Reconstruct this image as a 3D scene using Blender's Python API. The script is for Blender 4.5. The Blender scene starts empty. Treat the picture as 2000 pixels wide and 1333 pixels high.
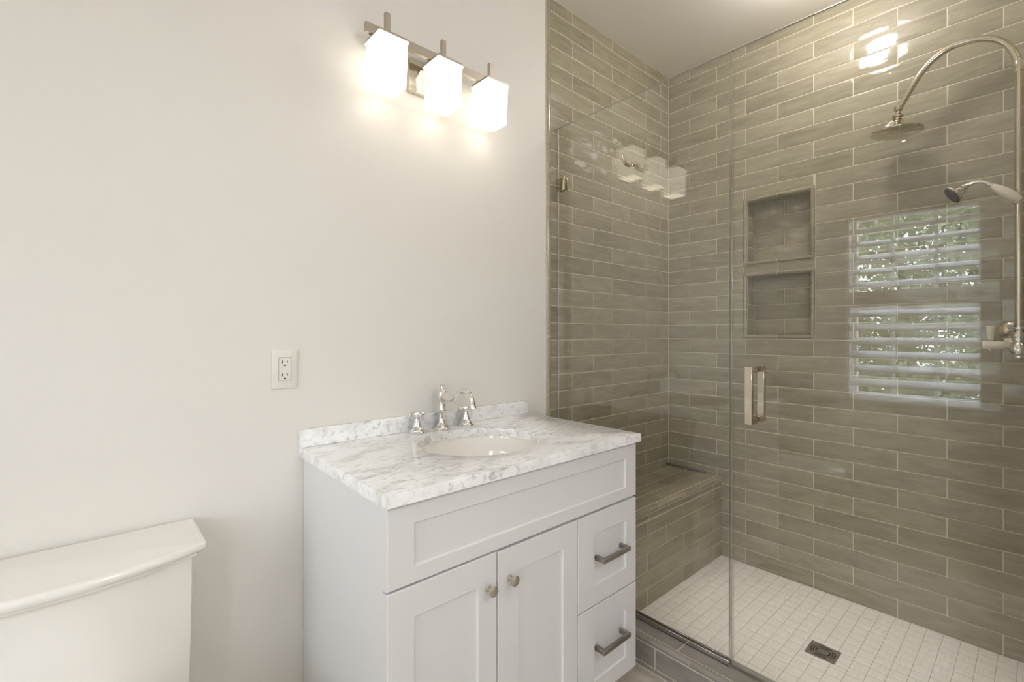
import bpy, bmesh, math, random
from mathutils import Vector, Matrix
random.seed(7)
S = bpy.context.scene
COL = S.collection
PI = math.pi

# ------------------------------------------------------------------ camera
cam_d = bpy.data.cameras.new('camera')
cam_d.sensor_width = 36
cam_d.lens = 914.0 * 36 / 2000
cam_d.shift_y = -15.5 / 2000
cam_d.clip_start = 0.02
cam = bpy.data.objects.new('camera', cam_d)
COL.objects.link(cam)
cam.location = (-2.5226, -1.4591, 1.215)
cam.rotation_euler = (PI / 2, 0, -0.7239)
S.camera = cam

# ------------------------------------------------------------------ world, exposure
SKY = 14.0
FILL_GLOBE = 15.5
SHOWER_LAMP = 52.0
SHOWER_SPOT = 110.0
SHADE_SIDE = 1.9
SHADE_BOTTOM = 4.8
S.view_settings.view_transform = 'Standard'
S.view_settings.look = 'None'
S.view_settings.gamma = 1
S.view_settings.exposure = 0.0
S.view_settings.use_curve_mapping = False
w = bpy.data.worlds.new('sky')
S.world = w
w.use_nodes = True
nt = w.node_tree
bg = nt.nodes['Background']
tc = nt.nodes.new('ShaderNodeTexCoord')
sx = nt.nodes.new('ShaderNodeSeparateXYZ')
rp = nt.nodes.new('ShaderNodeValToRGB')
nt.links.new(tc.outputs['Generated'], sx.inputs[0])
nt.links.new(sx.outputs['Z'], rp.inputs[0])
rp.color_ramp.elements[0].position = 0.0
rp.color_ramp.elements[0].color = (.93, .93, .97, 1)
rp.color_ramp.elements[1].position = 0.7
rp.color_ramp.elements[1].color = (.77, .85, 1.0, 1)
nt.links.new(rp.outputs[0], bg.inputs['Color'])
bg.inputs['Strength'].default_value = SKY
try:
    S.cycles.use_denoising = True
    S.cycles.max_bounces = 14
    S.cycles.diffuse_bounces = 8
    S.cycles.glossy_bounces = 8
    S.cycles.transparent_max_bounces = 24
    S.cycles.caustics_reflective = False
    S.cycles.caustics_refractive = False
    S.cycles.sample_clamp_indirect = 8
except Exception:
    pass

# daylight portal over the window opening (guides sampling of the sky only)
WX, WY0, WY1, WZ0, WZ1 = -3.587, -1.215, -0.495, 0.71, 2.095
pl = bpy.data.lights.new('window_portal', 'AREA')
pl.shape = 'RECTANGLE'
pl.size = WY1 - WY0 + .06
pl.size_y = WZ1 - WZ0 + .06
pl.cycles.is_portal = True
po = bpy.data.objects.new('window_portal', pl)
COL.objects.link(po)
po.location = (WX - .17, (WY0 + WY1) / 2, (WZ0 + WZ1) / 2)
po.rotation_euler = (PI / 2, 0, -PI / 2)
W2Y0, W2Y1 = -2.52, -1.94          # a second, unseen window, added to bring in more daylight
pl2 = pl.copy()
pl2.size = W2Y1 - W2Y0
po2 = bpy.data.objects.new('window_portal', pl2)
COL.objects.link(po2)
po2.location = (WX - .17, (W2Y0 + W2Y1) / 2, (WZ0 + WZ1) / 2)
po2.rotation_euler = (PI / 2, 0, -PI / 2)

# ------------------------------------------------------------------ materials
def srgb(r, g, b):
    f = lambda c: (c / 255 / 12.92) if c / 255 <= .04045 else ((c / 255 + .055) / 1.055) ** 2.4
    return (f(r), f(g), f(b), 1)

def mat(name, col, rough=.5, metal=0, coat=0, spec=None, ior=1.5):
    m = bpy.data.materials.new(name)
    m.use_nodes = True
    b = m.node_tree.nodes['Principled BSDF']
    b.inputs['Base Color'].default_value = col
    b.inputs['Roughness'].default_value = rough
    b.inputs['Metallic'].default_value = metal
    b.inputs['IOR'].default_value = ior
    b.inputs['Coat Weight'].default_value = coat
    b.inputs['Coat Roughness'].default_value = .03
    if spec is not None:
        b.inputs['Specular IOR Level'].default_value = spec
    return m

def node(m, t, **kw):
    n = m.node_tree.nodes.new(t)
    for k, v in kw.items():
        if k in n.inputs.keys():
            n.inputs[k].default_value = v
        else:
            setattr(n, k, v)
    return n

def link(m, a, b):
    m.node_tree.links.new(a, b)

def noise(m, scale, stretch=(1, 1, 1), detail=3, rough=.5, dist=0, wsrc=None):
    tc = node(m, 'ShaderNodeTexCoord')
    mp = node(m, 'ShaderNodeMapping')
    mp.inputs['Scale'].default_value = stretch
    link(m, tc.outputs['Object'], mp.inputs[0])
    n = node(m, 'ShaderNodeTexNoise')
    if wsrc is not None:
        n.noise_dimensions = '4D'
        link(m, wsrc, n.inputs['W'])
    n.inputs['Scale'].default_value = scale
    n.inputs['Detail'].default_value = detail
    n.inputs['Roughness'].default_value = rough
    n.inputs['Distortion'].default_value = dist
    link(m, mp.outputs[0], n.inputs['Vector'])
    return n

def ramp(m, src, stops):
    r = node(m, 'ShaderNodeValToRGB')
    e = r.color_ramp.elements
    e[0].position, e[0].color = stops[0]
    e[1].position, e[1].color = stops[1]
    for p, c in stops[2:]:
        x = e.new(p)
        x.color = c
    link(m, src, r.inputs[0])
    return r

def bump(m, src, strength, dist, prev=None):
    b = node(m, 'ShaderNodeBump')
    b.inputs['Strength'].default_value = strength
    b.inputs['Distance'].default_value = dist
    link(m, src, b.inputs['Height'])
    if prev is not None:
        link(m, prev.outputs[0], b.inputs['Normal'])
    return b

def bsdf(m):
    return m.node_tree.nodes['Principled BSDF']

def painted(name, col, rough=.55, bs=.08):
    m = mat(name, col, rough)
    n = noise(m, 260, detail=2)
    b = bump(m, n.outputs['Fac'], bs, .0006)
    link(m, b.outputs[0], bsdf(m).inputs['Normal'])
    return m

M_wall = painted('wall_paint', srgb(225, 222, 216), .5)
M_ceil = painted('ceiling_paint', srgb(240, 236, 228), .7)
M_cab = painted('cabinet_paint', srgb(221, 220, 220), .32, .02)
M_trimw = mat('white_trim_paint', srgb(232, 230, 226), .35)
M_plastic = mat('white_plastic', srgb(226, 222, 215), .3)
M_dark = mat('dark_slot', srgb(20, 18, 16), .9, spec=.1)
M_porc = mat('vitreous_china', srgb(236, 233, 227), .12, coat=.6)
M_lever = mat('cream_porcelain', srgb(238, 230, 214), .15, coat=.5)
M_chrome = mat('polished_chrome', (.82, .80, .77, 1), .05, 1)
M_nickel = mat('brushed_nickel', srgb(206, 199, 188), .34, 1)
M_satin = mat('satin_metal_bar', srgb(186, 178, 166), .42, 1)
M_bronze = mat('satin_dark_nickel', srgb(158, 151, 143), .38, 1)
M_polnick = mat('polished_nickel', srgb(214, 204, 186), .08, 1)
M_steel = mat('drain_steel', srgb(186, 180, 172), .3, 1)
M_chan = mat('channel_chrome', (.62, .61, .60, 1), .12, 1)
M_rubber = mat('black_rubber', srgb(30, 28, 26), .5)

def tile_mat(name, c_lo, c_mid, c_hi, rough=.07, wob=1.0):
    m = mat(name, c_mid, rough)
    b = bsdf(m)
    b.inputs['IOR'].default_value = 1.55
    at = node(m, 'ShaderNodeAttribute')
    at.attribute_name = 'rnd'
    mul = node(m, 'ShaderNodeMath', operation='MULTIPLY')
    link(m, at.outputs['Fac'], mul.inputs[0])
    mul.inputs[1].default_value = 37.0
    # streaky glaze colour (tile length runs along x or y; z is across)
    n1 = noise(m, 7, (1, 1, 5.5), 5, .62, .8, mul.outputs[0])
    add = node(m, 'ShaderNodeMath', operation='MULTIPLY_ADD')
    link(m, at.outputs['Fac'], add.inputs[0])
    add.inputs[1].default_value = .20
    add.inputs[2].default_value = -.10
    sm = node(m, 'ShaderNodeMath', operation='ADD')
    link(m, n1.outputs['Fac'], sm.inputs[0])
    link(m, add.outputs[0], sm.inputs[1])
    r = ramp(m, sm.outputs[0], [(.25, c_lo), (.75, c_hi), (.5, c_mid)])
    link(m, r.outputs[0], b.inputs['Base Color'])
    n2 = noise(m, 9, (1, 1, 2.4), 2, .5, .3, mul.outputs[0])
    n3 = noise(m, 34, (1, 1, 1.7), 2, .5, .6, mul.outputs[0])
    b1 = bump(m, n2.outputs['Fac'], .5 * wob, .0026)
    b2 = bump(m, n3.outputs['Fac'], .2 * wob, .0009, b1)
    link(m, b2.outputs[0], b.inputs['Normal'])
    return m

M_tile = tile_mat('glazed_taupe_tile', srgb(134, 126, 107), srgb(154, 146, 125), srgb(170, 161, 140))
M_curbt = tile_mat('curb_grey_tile', srgb(128, 121, 115), srgb(146, 139, 132), srgb(158, 150, 142))
M_pencil = tile_mat('pencil_tile', srgb(150, 141, 122), srgb(160, 151, 133), srgb(168, 160, 142), wob=.4)
M_grout = painted('grout', srgb(214, 204, 184), .8)
M_groutf = painted('mosaic_grout', srgb(176, 167, 155), .8)

def mosaic_mat():
    m = mat('shower_mosaic', srgb(198, 190, 178), .42)
    b = bsdf(m)
    at = node(m, 'ShaderNodeAttribute')
    at.attribute_name = 'rnd'
    mul = node(m, 'ShaderNodeMath', operation='MULTIPLY')
    link(m, at.outputs['Fac'], mul.inputs[0])
    mul.inputs[1].default_value = 61.0
    na = noise(m, 12, (1, 14, 1), 3, .6, 0, mul.outputs[0])
    nb = noise(m, 12, (14, 1, 1), 3, .6, 0, mul.outputs[0])
    gt = node(m, 'ShaderNodeMath', operation='GREATER_THAN')
    link(m, at.outputs['Fac'], gt.inputs[0])
    gt.inputs[1].default_value = .5
    mx = node(m, 'ShaderNodeMix', data_type='FLOAT')
    link(m, gt.outputs[0], mx.inputs[0])
    link(m, na.outputs['Fac'], mx.inputs[2])
    link(m, nb.outputs['Fac'], mx.inputs[3])
    r = ramp(m, mx.outputs[0], [(.3, srgb(212, 206, 198)), (.7, srgb(232, 227, 220))])
    link(m, r.outputs[0], b.inputs['Base Color'])
    return m
M_mosaic = mosaic_mat()

def marble_mat():
    m = mat('carrara_marble', srgb(230, 228, 223), .16)
    b = bsdf(m)
    n1 = noise(m, 7, (1, 2.0, 1.6), 8, .64, .7)
    n2 = noise(m, 44, (1, 2.0, 1.3), 5, .68, .3)
    n3 = noise(m, 1.8, (1, 1.6, 1), 3, .5, .6)
    r1 = ramp(m, n1.outputs['Fac'], [(.38, srgb(216, 215, 212)), (.54, srgb(243, 243, 243)), (.46, srgb(233, 233, 233))])
    r2 = ramp(m, n2.outputs['Fac'], [(.36, srgb(196, 195, 192)), (.48, (1, 1, 1, 1))])
    r3 = ramp(m, n3.outputs['Fac'], [(.42, (0, 0, 0, 1)), (.62, (1, 1, 1, 1))])
    inv = node(m, 'ShaderNodeMath', operation='MULTIPLY_ADD')
    link(m, r3.outputs[0], inv.inputs[0])
    inv.inputs[1].default_value = -.55
    inv.inputs[2].default_value = .85
    mx = node(m, 'ShaderNodeMix', data_type='RGBA', blend_type='MULTIPLY')
    link(m, inv.outputs[0], mx.inputs[0])
    link(m, r1.outputs[0], mx.inputs[6])
    link(m, r2.outputs[0], mx.inputs[7])
    link(m, mx.outputs[2], b.inputs['Base Color'])
    return m
M_marble = marble_mat()

def floor_mat():
    m = mat('beige_floor_tile', srgb(186, 178, 164), .35)
    n = noise(m, 9, (3, 1, 1), 6, .6, .5)
    r = ramp(m, n.outputs['Fac'], [(.3, srgb(176, 168, 153)), (.7, srgb(198, 190, 176))])
    link(m, r.outputs[0], bsdf(m).inputs['Base Color'])
    return m
M_floor = floor_mat()

def glass_mat(name, tint, k0=.057):
    # thin clear pane: each face passes light through and mirrors by Schlick's law
    m = bpy.data.materials.new(name)
    m.use_nodes = True
    n = m.node_tree.nodes
    n.clear()
    out = n.new('ShaderNodeOutputMaterial')
    g = n.new('ShaderNodeNewGeometry')
    d = n.new('ShaderNodeVectorMath'); d.operation = 'DOT_PRODUCT'
    link(m, g.outputs['Incoming'], d.inputs[0]); link(m, g.outputs['Normal'], d.inputs[1])
    a = n.new('ShaderNodeMath'); a.operation = 'ABSOLUTE'
    link(m, d.outputs['Value'], a.inputs[0])
    s = n.new('ShaderNodeMath'); s.operation = 'SUBTRACT'; s.inputs[0].default_value = 1
    link(m, a.outputs[0], s.inputs[1])
    p = n.new('ShaderNodeMath'); p.operation = 'POWER'; p.inputs[1].default_value = 5
    link(m, s.outputs[0], p.inputs[0])
    f = n.new('ShaderNodeMath'); f.operation = 'MULTIPLY_ADD'
    f.inputs[1].default_value = 1 - k0; f.inputs[2].default_value = k0
    link(m, p.outputs[0], f.inputs[0])
    t = n.new('ShaderNodeBsdfTransparent'); t.inputs[0].default_value = tint
    gl = n.new('ShaderNodeBsdfGlossy'); gl.inputs['Roughness'].default_value = 0
    mx = n.new('ShaderNodeMixShader')
    link(m, f.outputs[0], mx.inputs[0]); link(m, t.outputs[0], mx.inputs[1]); link(m, gl.outputs[0], mx.inputs[2])
    link(m, mx.outputs[0], out.inputs[0])
    return m
M_glass = glass_mat('shower_glass', (.994, .998, .994, 1))
M_wglass = glass_mat('window_glass', (.97, .98, .98, 1), .04)
M_gedge = mat('glass_edge', srgb(196, 206, 202), .08)
M_gedge.node_tree.nodes['Principled BSDF'].inputs['Transmission Weight'].default_value = .7

def emit(name, col, st):
    m = bpy.data.materials.new(name)
    m.use_nodes = True
    b = bsdf(m)
    b.inputs['Base Color'].default_value = (.8, .8, .78, 1)
    b.inputs['Roughness'].default_value = .3
    b.inputs['Emission Color'].default_value = col
    b.inputs['Emission Strength'].default_value = st
    return m
M_shade = emit('lit_frosted_glass', (1, .90, .72, 1), SHADE_SIDE)
M_shadeb = emit('lit_shade_underside', (1, .89, .70, 1), SHADE_BOTTOM)
M_fill = emit('fill_globe_opal', (.95, .955, 1.0, 1), FILL_GLOBE)
M_lamp2 = emit('lit_shower_lamp', (1.0, .95, .91, 1), SHOWER_LAMP)

# ------------------------------------------------------------------ mesh helpers
def V(*a):
    return Vector(a)

def box(bm, x0, y0, z0, x1, y1, z1, bev=0, seg=2, mi=0):
    if x1 < x0: x0, x1 = x1, x0
    if y1 < y0: y0, y1 = y1, y0
    if z1 < z0: z0, z1 = z1, z0
    t = bmesh.new()
    vs = [t.verts.new(p) for p in [(x0, y0, z0), (x1, y0, z0), (x1, y1, z0), (x0, y1, z0), (x0, y0, z1), (x1, y0, z1), (x1, y1, z1), (x0, y1, z1)]]
    for f in [(3, 2, 1, 0), (4, 5, 6, 7), (0, 1, 5, 4), (1, 2, 6, 5), (2, 3, 7, 6), (3, 0, 4, 7)]:
        t.faces.new([vs[i] for i in f])
    if bev:
        bmesh.ops.bevel(t, geom=t.edges[:], offset=bev, segments=seg, profile=.5, affect='EDGES', clamp_overlap=True)
    merge(bm, t, mi)

def merge(bm, t, mi=None, M=None):
    mp = {}
    for v in t.verts:
        mp[v] = bm.verts.new(M @ v.co if M is not None else v.co)
    for f in t.faces:
        try:
            g = bm.faces.new([mp[v] for v in f.verts])
        except ValueError:
            continue
        g.material_index = f.material_index if mi is None else mi
        g.smooth = f.smooth
    t.free()

def lathe(bm, prof, seg=32, loc=(0, 0, 0), axis=(0, 0, 1), mi=0, smooth=True, cap=True):
    """prof: (radius, height) pairs turned round axis"""
    q = Vector((0, 0, 1)).rotation_difference(Vector(axis).normalized()).to_matrix()
    L = Vector(loc)
    rings = []
    for r, h in prof:
        if r < 1e-6:
            rings.append([bm.verts.new(L + q @ V(0, 0, h))])
        else:
            rings.append([bm.verts.new(L + q @ V(r * math.cos(2 * PI * i / seg), r * math.sin(2 * PI * i / seg), h)) for i in range(seg)])
    for a, b in zip(rings[:-1], rings[1:]):
        for i in range(seg):
            j = (i + 1) % seg
            if len(a) == 1 and len(b) == 1:
                break
            if len(a) == 1:
                vs = [a[0], b[j], b[i]][::-1]
                vs = [a[0], b[i], b[j]]
            elif len(b) == 1:
                vs = [a[i], a[j], b[0]]
            else:
                vs = [a[i], a[j], b[j], b[i]]
            f = bm.faces.new(vs)
            f.smooth = smooth
            f.material_index = mi
    if cap:
        for k, ring in ((0, rings[0]), (-1, rings[-1])):
            if len(ring) > 1:
                f = bm.faces.new(ring if k else ring[::-1])
                f.material_index = mi

def tube(bm, pts, rad, seg=16, mi=0, smoothn=0, cap=True, flat=None):
    """swept round tube; rad: number or list; smoothn: Catmull-Rom subdivisions"""
    P = [Vector(p) for p in pts]
    R = list(rad) if isinstance(rad, (list, tuple)) else [rad] * len(P)
    if smoothn:
        Q, RR = [], []
        for i in range(len(P) - 1):
            p0, p1, p2, p3 = P[max(i - 1, 0)], P[i], P[i + 1], P[min(i + 2, len(P) - 1)]
            for k in range(smoothn):
                t = k / smoothn
                Q.append(.5 * ((2 * p1) + (p2 - p0) * t + (2 * p0 - 5 * p1 + 4 * p2 - p3) * t * t + (-p0 + 3 * p1 - 3 * p2 + p3) * t ** 3))
                RR.append(R[i] * (1 - t) + R[i + 1] * t)
        Q.append(P[-1]); RR.append(R[-1])
        P, R = Q, RR
    T = []
    for i in range(len(P)):
        a = P[max(i - 1, 0)]; b = P[min(i + 1, len(P) - 1)]
        T.append((b - a).normalized())
    n = T[0].orthogonal().normalized()
    if flat is not None:
        n = (Vector(flat) - T[0] * Vector(flat).dot(T[0])).normalized()
    rings = []
    for i, p in enumerate(P):
        n = (n - T[i] * n.dot(T[i])).normalized()
        b = T[i].cross(n)
        rings.append([bm.verts.new(p + (n * math.cos(2 * PI * k / seg) + b * math.sin(2 * PI * k / seg)) * R[i]) for k in range(seg)])
    for a, b in zip(rings[:-1], rings[1:]):
        for k in range(seg):
            f = bm.faces.new([a[k], a[(k + 1) % seg], b[(k + 1) % seg], b[k]])
            f.smooth = True
            f.material_index = mi
    if cap:
        bm.faces.new(rings[0][::-1]).material_index = mi
        bm.faces.new(rings[-1]).material_index = mi

def loft(bm, rings, mi=0, smooth=True, cap0=True, cap1=True, closed=True):
    vs = [[bm.verts.new(p) for p in r] for r in rings]
    for a, b in zip(vs[:-1], vs[1:]):
        n = len(a)
        for k in range(n if closed else n - 1):
            f = bm.faces.new([a[k], a[(k + 1) % n], b[(k + 1) % n], b[k]])
            f.smooth = smooth
            f.material_index = mi
    if cap0: bm.faces.new(vs[0][::-1]).material_index = mi
    if cap1: bm.faces.new(vs[-1]).material_index = mi

def mesh_obj(name, bm, mats, parent=None, loc=None, recalc=True):
    if recalc:
        bmesh.ops.recalc_face_normals(bm, faces=bm.faces[:])
    me = bpy.data.meshes.new(name)
    base = Vector((0, 0, 0))
    if parent is not None:
        r = parent
        while r is not None:
            base += r.location
            r = r.parent
    elif loc is not None:
        base = Vector(loc)
    for v in bm.verts:
        v.co -= base
    bm.to_mesh(me)
    bm.free()
    me.set_sharp_from_angle(angle=math.radians(38))
    for m in (mats if isinstance(mats, (list, tuple)) else [mats]):
        me.materials.append(m)
    o = bpy.data.objects.new(name, me)
    COL.objects.link(o)
    if parent is not None:
        o.parent = parent
    else:
        o.location = base
    return o

def B():
    return bmesh.new()

def tag(o, label=None, cat=None, group=None, kind=None):
    if label: o['label'] = label
    if cat: o['category'] = cat
    if group: o['group'] = group
    if kind: o['kind'] = kind
    return o

def thing(name, loc, label, cat, group=None):
    o = bpy.data.objects.new(name, None)
    o.empty_display_size = .05
    COL.objects.link(o)
    o.location = loc
    return tag(o, label, cat, group)

def struct(name, bm, mats, label=None, cat=None, parent=None):
    o = mesh_obj(name, bm, mats, parent)
    o['kind'] = 'structure'
    if label and parent is None: tag(o, label, cat)
    return o

# ------------------------------------------------------------------ tiles
GAP = .0017
def tile_sheet(bm, O, U, W, N, rects, holes=(), depth=.0013, gap=GAP, jit=.0003, bev=.0022, rl=None):
    """pillowed tiles on the plane O + a*U + b*W, facing N. rects = (a0,b0,a1,b1). Faces standing proud by depth."""
    rl = rl or bm.faces.layers.float.get('rnd') or bm.faces.layers.float.new('rnd')
    O, U, W, N = Vector(O), Vector(U), Vector(W), Vector(N)
    todo = []
    for r in rects:
        pieces = [r]
        for h in holes:
            nxt = []
            for (a0, b0, a1, b1) in pieces:
                if a1 <= h[0] or a0 >= h[2] or b1 <= h[1] or b0 >= h[3]:
                    nxt.append((a0, b0, a1, b1)); continue
                if a0 < h[0]: nxt.append((a0, b0, h[0], b1))
                if a1 > h[2]: nxt.append((h[2], b0, a1, b1))
                m0, m1 = max(a0, h[0]), min(a1, h[2])
                if b0 < h[1]: nxt.append((m0, b0, m1, h[1]))
                if b1 > h[3]: nxt.append((m0, h[3], m1, b1))
            pieces = nxt
        todo += pieces
    for (a0, b0, a1, b1) in todo:
        a0 += gap; a1 -= gap; b0 += gap; b1 -= gap
        if a1 - a0 < .004 or b1 - b0 < .004: continue
        rv = random.random()
        be = min(bev, (a1 - a0) / 3, (b1 - b0) / 3)
        tilt = [random.uniform(-jit, jit) for _ in range(4)]
        loops = []
        for ins, h in ((0, -.001), (.0002, depth * .55), (be * .4, depth * .88), (be, depth)):
            c = [(a0 + ins, b0 + ins), (a1 - ins, b0 + ins), (a1 - ins, b1 - ins), (a0 + ins, b1 - ins)]
            loops.append([bm.verts.new(O + U * p[0] + W * p[1] + N * (h + (tilt[i] if h > 0 else 0))) for i, p in enumerate(c)])
        flip = U.cross(W).dot(N) < 0
        for l0, l1 in zip(loops[:-1], loops[1:]):
            for k in range(4):
                vs = [l0[k], l0[(k + 1) % 4], l1[(k + 1) % 4], l1[k]]
                f = bm.faces.new(vs[::-1] if flip else vs)
                f[rl] = rv; f.material_index = 0; f.smooth = False
        f = bm.faces.new(loops[-1][::-1] if flip else loops[-1])
        f[rl] = rv; f.material_index = 0

def plane_holes(bm, O, U, W, N, R, holes, mi=1, off=0.0):
    """flat sheet R=(a0,b0,a1,b1) with rectangular holes"""
    O, U, W, N = Vector(O), Vector(U), Vector(W), Vector(N)
    As = sorted({R[0], R[2]} | {h[0] for h in holes} | {h[2] for h in holes})
    Bs = sorted({R[1], R[3]} | {h[1] for h in holes} | {h[3] for h in holes})
    flip = U.cross(W).dot(N) < 0
    for a0, a1 in zip(As[:-1], As[1:]):
        for b0, b1 in zip(Bs[:-1], Bs[1:]):
            ca, cb = (a0 + a1) / 2, (b0 + b1) / 2
            if any(h[0] < ca < h[2] and h[1] < cb < h[3] for h in holes): continue
            vs = [bm.verts.new(O + U * a + W * b + N * off) for a, b in ((a0, b0), (a1, b0), (a1, b1), (a0, b1))]
            bm.faces.new(vs[::-1] if flip else vs).material_index = mi

H, LT = .078, .308
Z0 = .0126                # bottom of the first tile row
ZC = 2.7212               # ceiling
def running(a_lo, a_hi, z_lo, z_hi, anchor_even, anchor_odd, h=H, z0=Z0, L=LT):
    out = []
    r = math.floor((z_lo - z0) / h + 1e-6)
    while z0 + r * h < z_hi - 1e-4:
        b0, b1 = max(z0 + r * h, z_lo), min(z0 + (r + 1) * h, z_hi)
        an = anchor_even if r % 2 == 0 else anchor_odd
        k = math.floor((a_lo - an) / L)
        while an + k * L < a_hi:
            a0, a1 = max(an + k * L, a_lo), min(an + (k + 1) * L, a_hi)
            if a1 - a0 > .005: out.append((a0, b0, a1, b1))
            k += 1
        r += 1
    return out

# ------------------------------------------------------------------ room shell
YF = -2.75      # wall behind the camera
XT = -1.0028    # where the tiling of the back wall starts
YS = -1.53      # end wall of the shower
b = B(); box(b, -3.8, -2.95, -.12, -1.03, .25, 0)
struct('floor', b, M_floor, 'pale beige bathroom floor beside the tiled shower kerb', 'floor')
b = B(); box(b, -3.8, -2.95, ZC, .3, .25, ZC + .12)
struct('ceiling', b, M_ceil, 'flat warm white ceiling above the shower', 'ceiling')
b = B(); box(b, -3.8, 0, 0, XT - .012, .2, ZC); box(b, XT - .012, .0026, 0, .3, .2, ZC)
wall_back = struct('wall_back', b, M_wall, 'smooth off-white painted wall behind the vanity', 'wall')
b = B(); box(b, WX - .2, WY1, 0, WX, .2, ZC); box(b, WX - .2, W2Y1, 0, WX, WY0, ZC)
box(b, WX - .2, -2.95, 0, WX, W2Y0, ZC); box(b, WX - .2, W2Y0, 0, WX, W2Y1, WZ0); box(b, WX - .2, W2Y0, WZ1, WX, W2Y1, ZC)
box(b, WX - .2, WY0, 0, WX, WY1, WZ0); box(b, WX - .2, WY0, WZ1, WX, WY1, ZC)
struct('wall_left', b, M_wall, 'off-white painted wall with the shuttered window', 'wall')
b = B(); box(b, WX, -2.95, 0, -.9, YF, ZC)
struct('wall_front', b, M_wall, 'off-white painted wall opposite the vanity', 'wall')
b = B(); box(b, -1.045, YF, 0, -.93, YS - .1, ZC); box(b, -1.045, YS - .1, 0, .11, YS - .003, ZC)
wall_end = struct('wall_shower_end', b, M_wall, 'partition wall closing the far end of the shower', 'wall')

# niches in the right wall: (y0,z0,y1,z1) outer edge of the frame; the opening is FR smaller on every side
FR = .019
N1 = (-.7551, 1.5657, -.4300, 1.9120)
N2 = (-.7551, 1.1870, -.4300, 1.5255)
ND = .092
def inner(n): return (n[0] + FR, n[1] + FR, n[2] - FR, n[3] - FR)
b = B()
RW = (YS, 0, .003, ZC)
holes = [N1, N2]
# plane of the right wall: a = y, b = z, facing -X ; grout sheet at x=.0025, tile faces at x=0
plane_holes(b, (.0013, 0, 0), (0, 1, 0), (0, 0, 1), (-1, 0, 0), RW, [inner(N1), inner(N2)], 1)
tile_sheet(b, (.0013, 0, 0), (0, 1, 0), (0, 0, 1), (-1, 0, 0),
           running(YS, 0, .0126, ZC, -.1331, -.1331 - .154), holes)
for k, n in enumerate((N1, N2)):
    y0, z0, y1, z1 = inner(n)
    rr = [(y0, z0 + r * H, y1, min(z0 + (r + 1) * H, z1)) for r in range(5) if z0 + r * H < z1 - .005]
    back = []
    for r, q in enumerate(rr):
        if (r + k) % 2 == 1:
            mid = (q[0] + q[2]) / 2
            back += [(q[0], q[1], mid, q[3]), (mid, q[1], q[2], q[3])]
        else:
            back.append(q)
    plane_holes(b, (ND + .0025, 0, 0), (0, 1, 0), (0, 0, 1), (-1, 0, 0), (y0, z0, y1, z1), [], 1)
    tile_sheet(b, (ND + .0025, 0, 0), (0, 1, 0), (0, 0, 1), (-1, 0, 0), back, depth=.0035, jit=.0009)
    for yy, nn in ((y0, 1), (y1, -1)):
        plane_holes(b, (0, yy, 0), (1, 0, 0), (0, 0, 1), (0, nn, 0), (.002, z0, ND + .003, z1), [], 1)
        tile_sheet(b, (0, yy, 0), (1, 0, 0), (0, 0, 1), (0, nn, 0), [(.004, q[1], ND, q[3]) for q in rr])
    for zz, nn in ((z0, 1), (z1, -1)):
        plane_holes(b, (0, 0, zz), (1, 0, 0), (0, 1, 0), (0, 0, nn), (.002, y0, ND + .003, y1), [], 1)
        tile_sheet(b, (0, 0, zz), (1, 0, 0), (0, 1, 0), (0, 0, nn), [(.004, y0, ND, y1)])
bm_slab = b
box(b, .11, YS - .1, 0, .3, .2, ZC, mi=1)
wall_right = struct('wall_right', b, [M_tile, M_grout], 'taupe glazed subway tile wall with two recessed niches', 'wall')

def pencil(bm, p0, p1, r, out, side, seg=10, joints=(), gapw=.0022, rl=None, mi=0, mg=1):
    """quarter/half-round liner tile between p0 and p1; out: normal away from the wall, side: across"""
    p0, p1, out, side = Vector(p0), Vector(p1), Vector(out), Vector(side)
    L = (p1 - p0).length
    d = (p1 - p0).normalized()
    cuts = [0] + sorted(j for j in joints if .01 < j < L - .01) + [L]
    rl = rl or bm.faces.layers.float.get('rnd') or bm.faces.layers.float.new('rnd')
    def seg_piece(s0, s1, rad, m):
        rv = random.random()
        rings = []
        for s in (s0, s1):
            rings.append([bm.verts.new(p0 + d * s + side * (rad[0] * math.cos(PI * k / seg)) + out * (rad[1] * math.sin(PI * k / seg))) for k in range(seg + 1)])
        for k in range(seg):
            f = bm.faces.new([rings[0][k], rings[0][k + 1], rings[1][k + 1], rings[1][k]])
            f.smooth = True; f[rl] = rv; f.material_index = m
        for rg in rings:
            f = bm.faces.new(rg); f.material_index = m; f[rl] = rv
    for s0, s1 in zip(cuts[:-1], cuts[1:]):
        seg_piece(s0 + gapw / 2, s1 - gapw / 2, r, mi)
    seg_piece(.0005, L - .0005, (r[0] * .93, r[1] * .8), mg)

for n, nm in ((N1, 'upper'), (N2, 'lower')):
    y0, z0, y1, z1 = n
    b = B()
    h = FR / 2
    rad = (h, .009)
    c = (z1 - z0) / 2
    pencil(b, (0, y0 + h, z0), (0, y0 + h, z1), rad, (-1, 0, 0), (0, 1, 0), joints=(c - .02,))
    pencil(b, (0, y1 - h, z0), (0, y1 - h, z1), rad, (-1, 0, 0), (0, 1, 0), joints=(c - .02,))
    pencil(b, (0, y0, z0 + h), (0, y1, z0 + h), rad, (-1, 0, 0), (0, 0, 1), joints=(.163,))
    pencil(b, (0, y0, z1 - h), (0, y1, z1 - h), rad, (-1, 0, 0), (0, 0, 1), joints=(.163,))
    mesh_obj('niche_frame', b, [M_tile, M_grout], wall_right)

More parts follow.
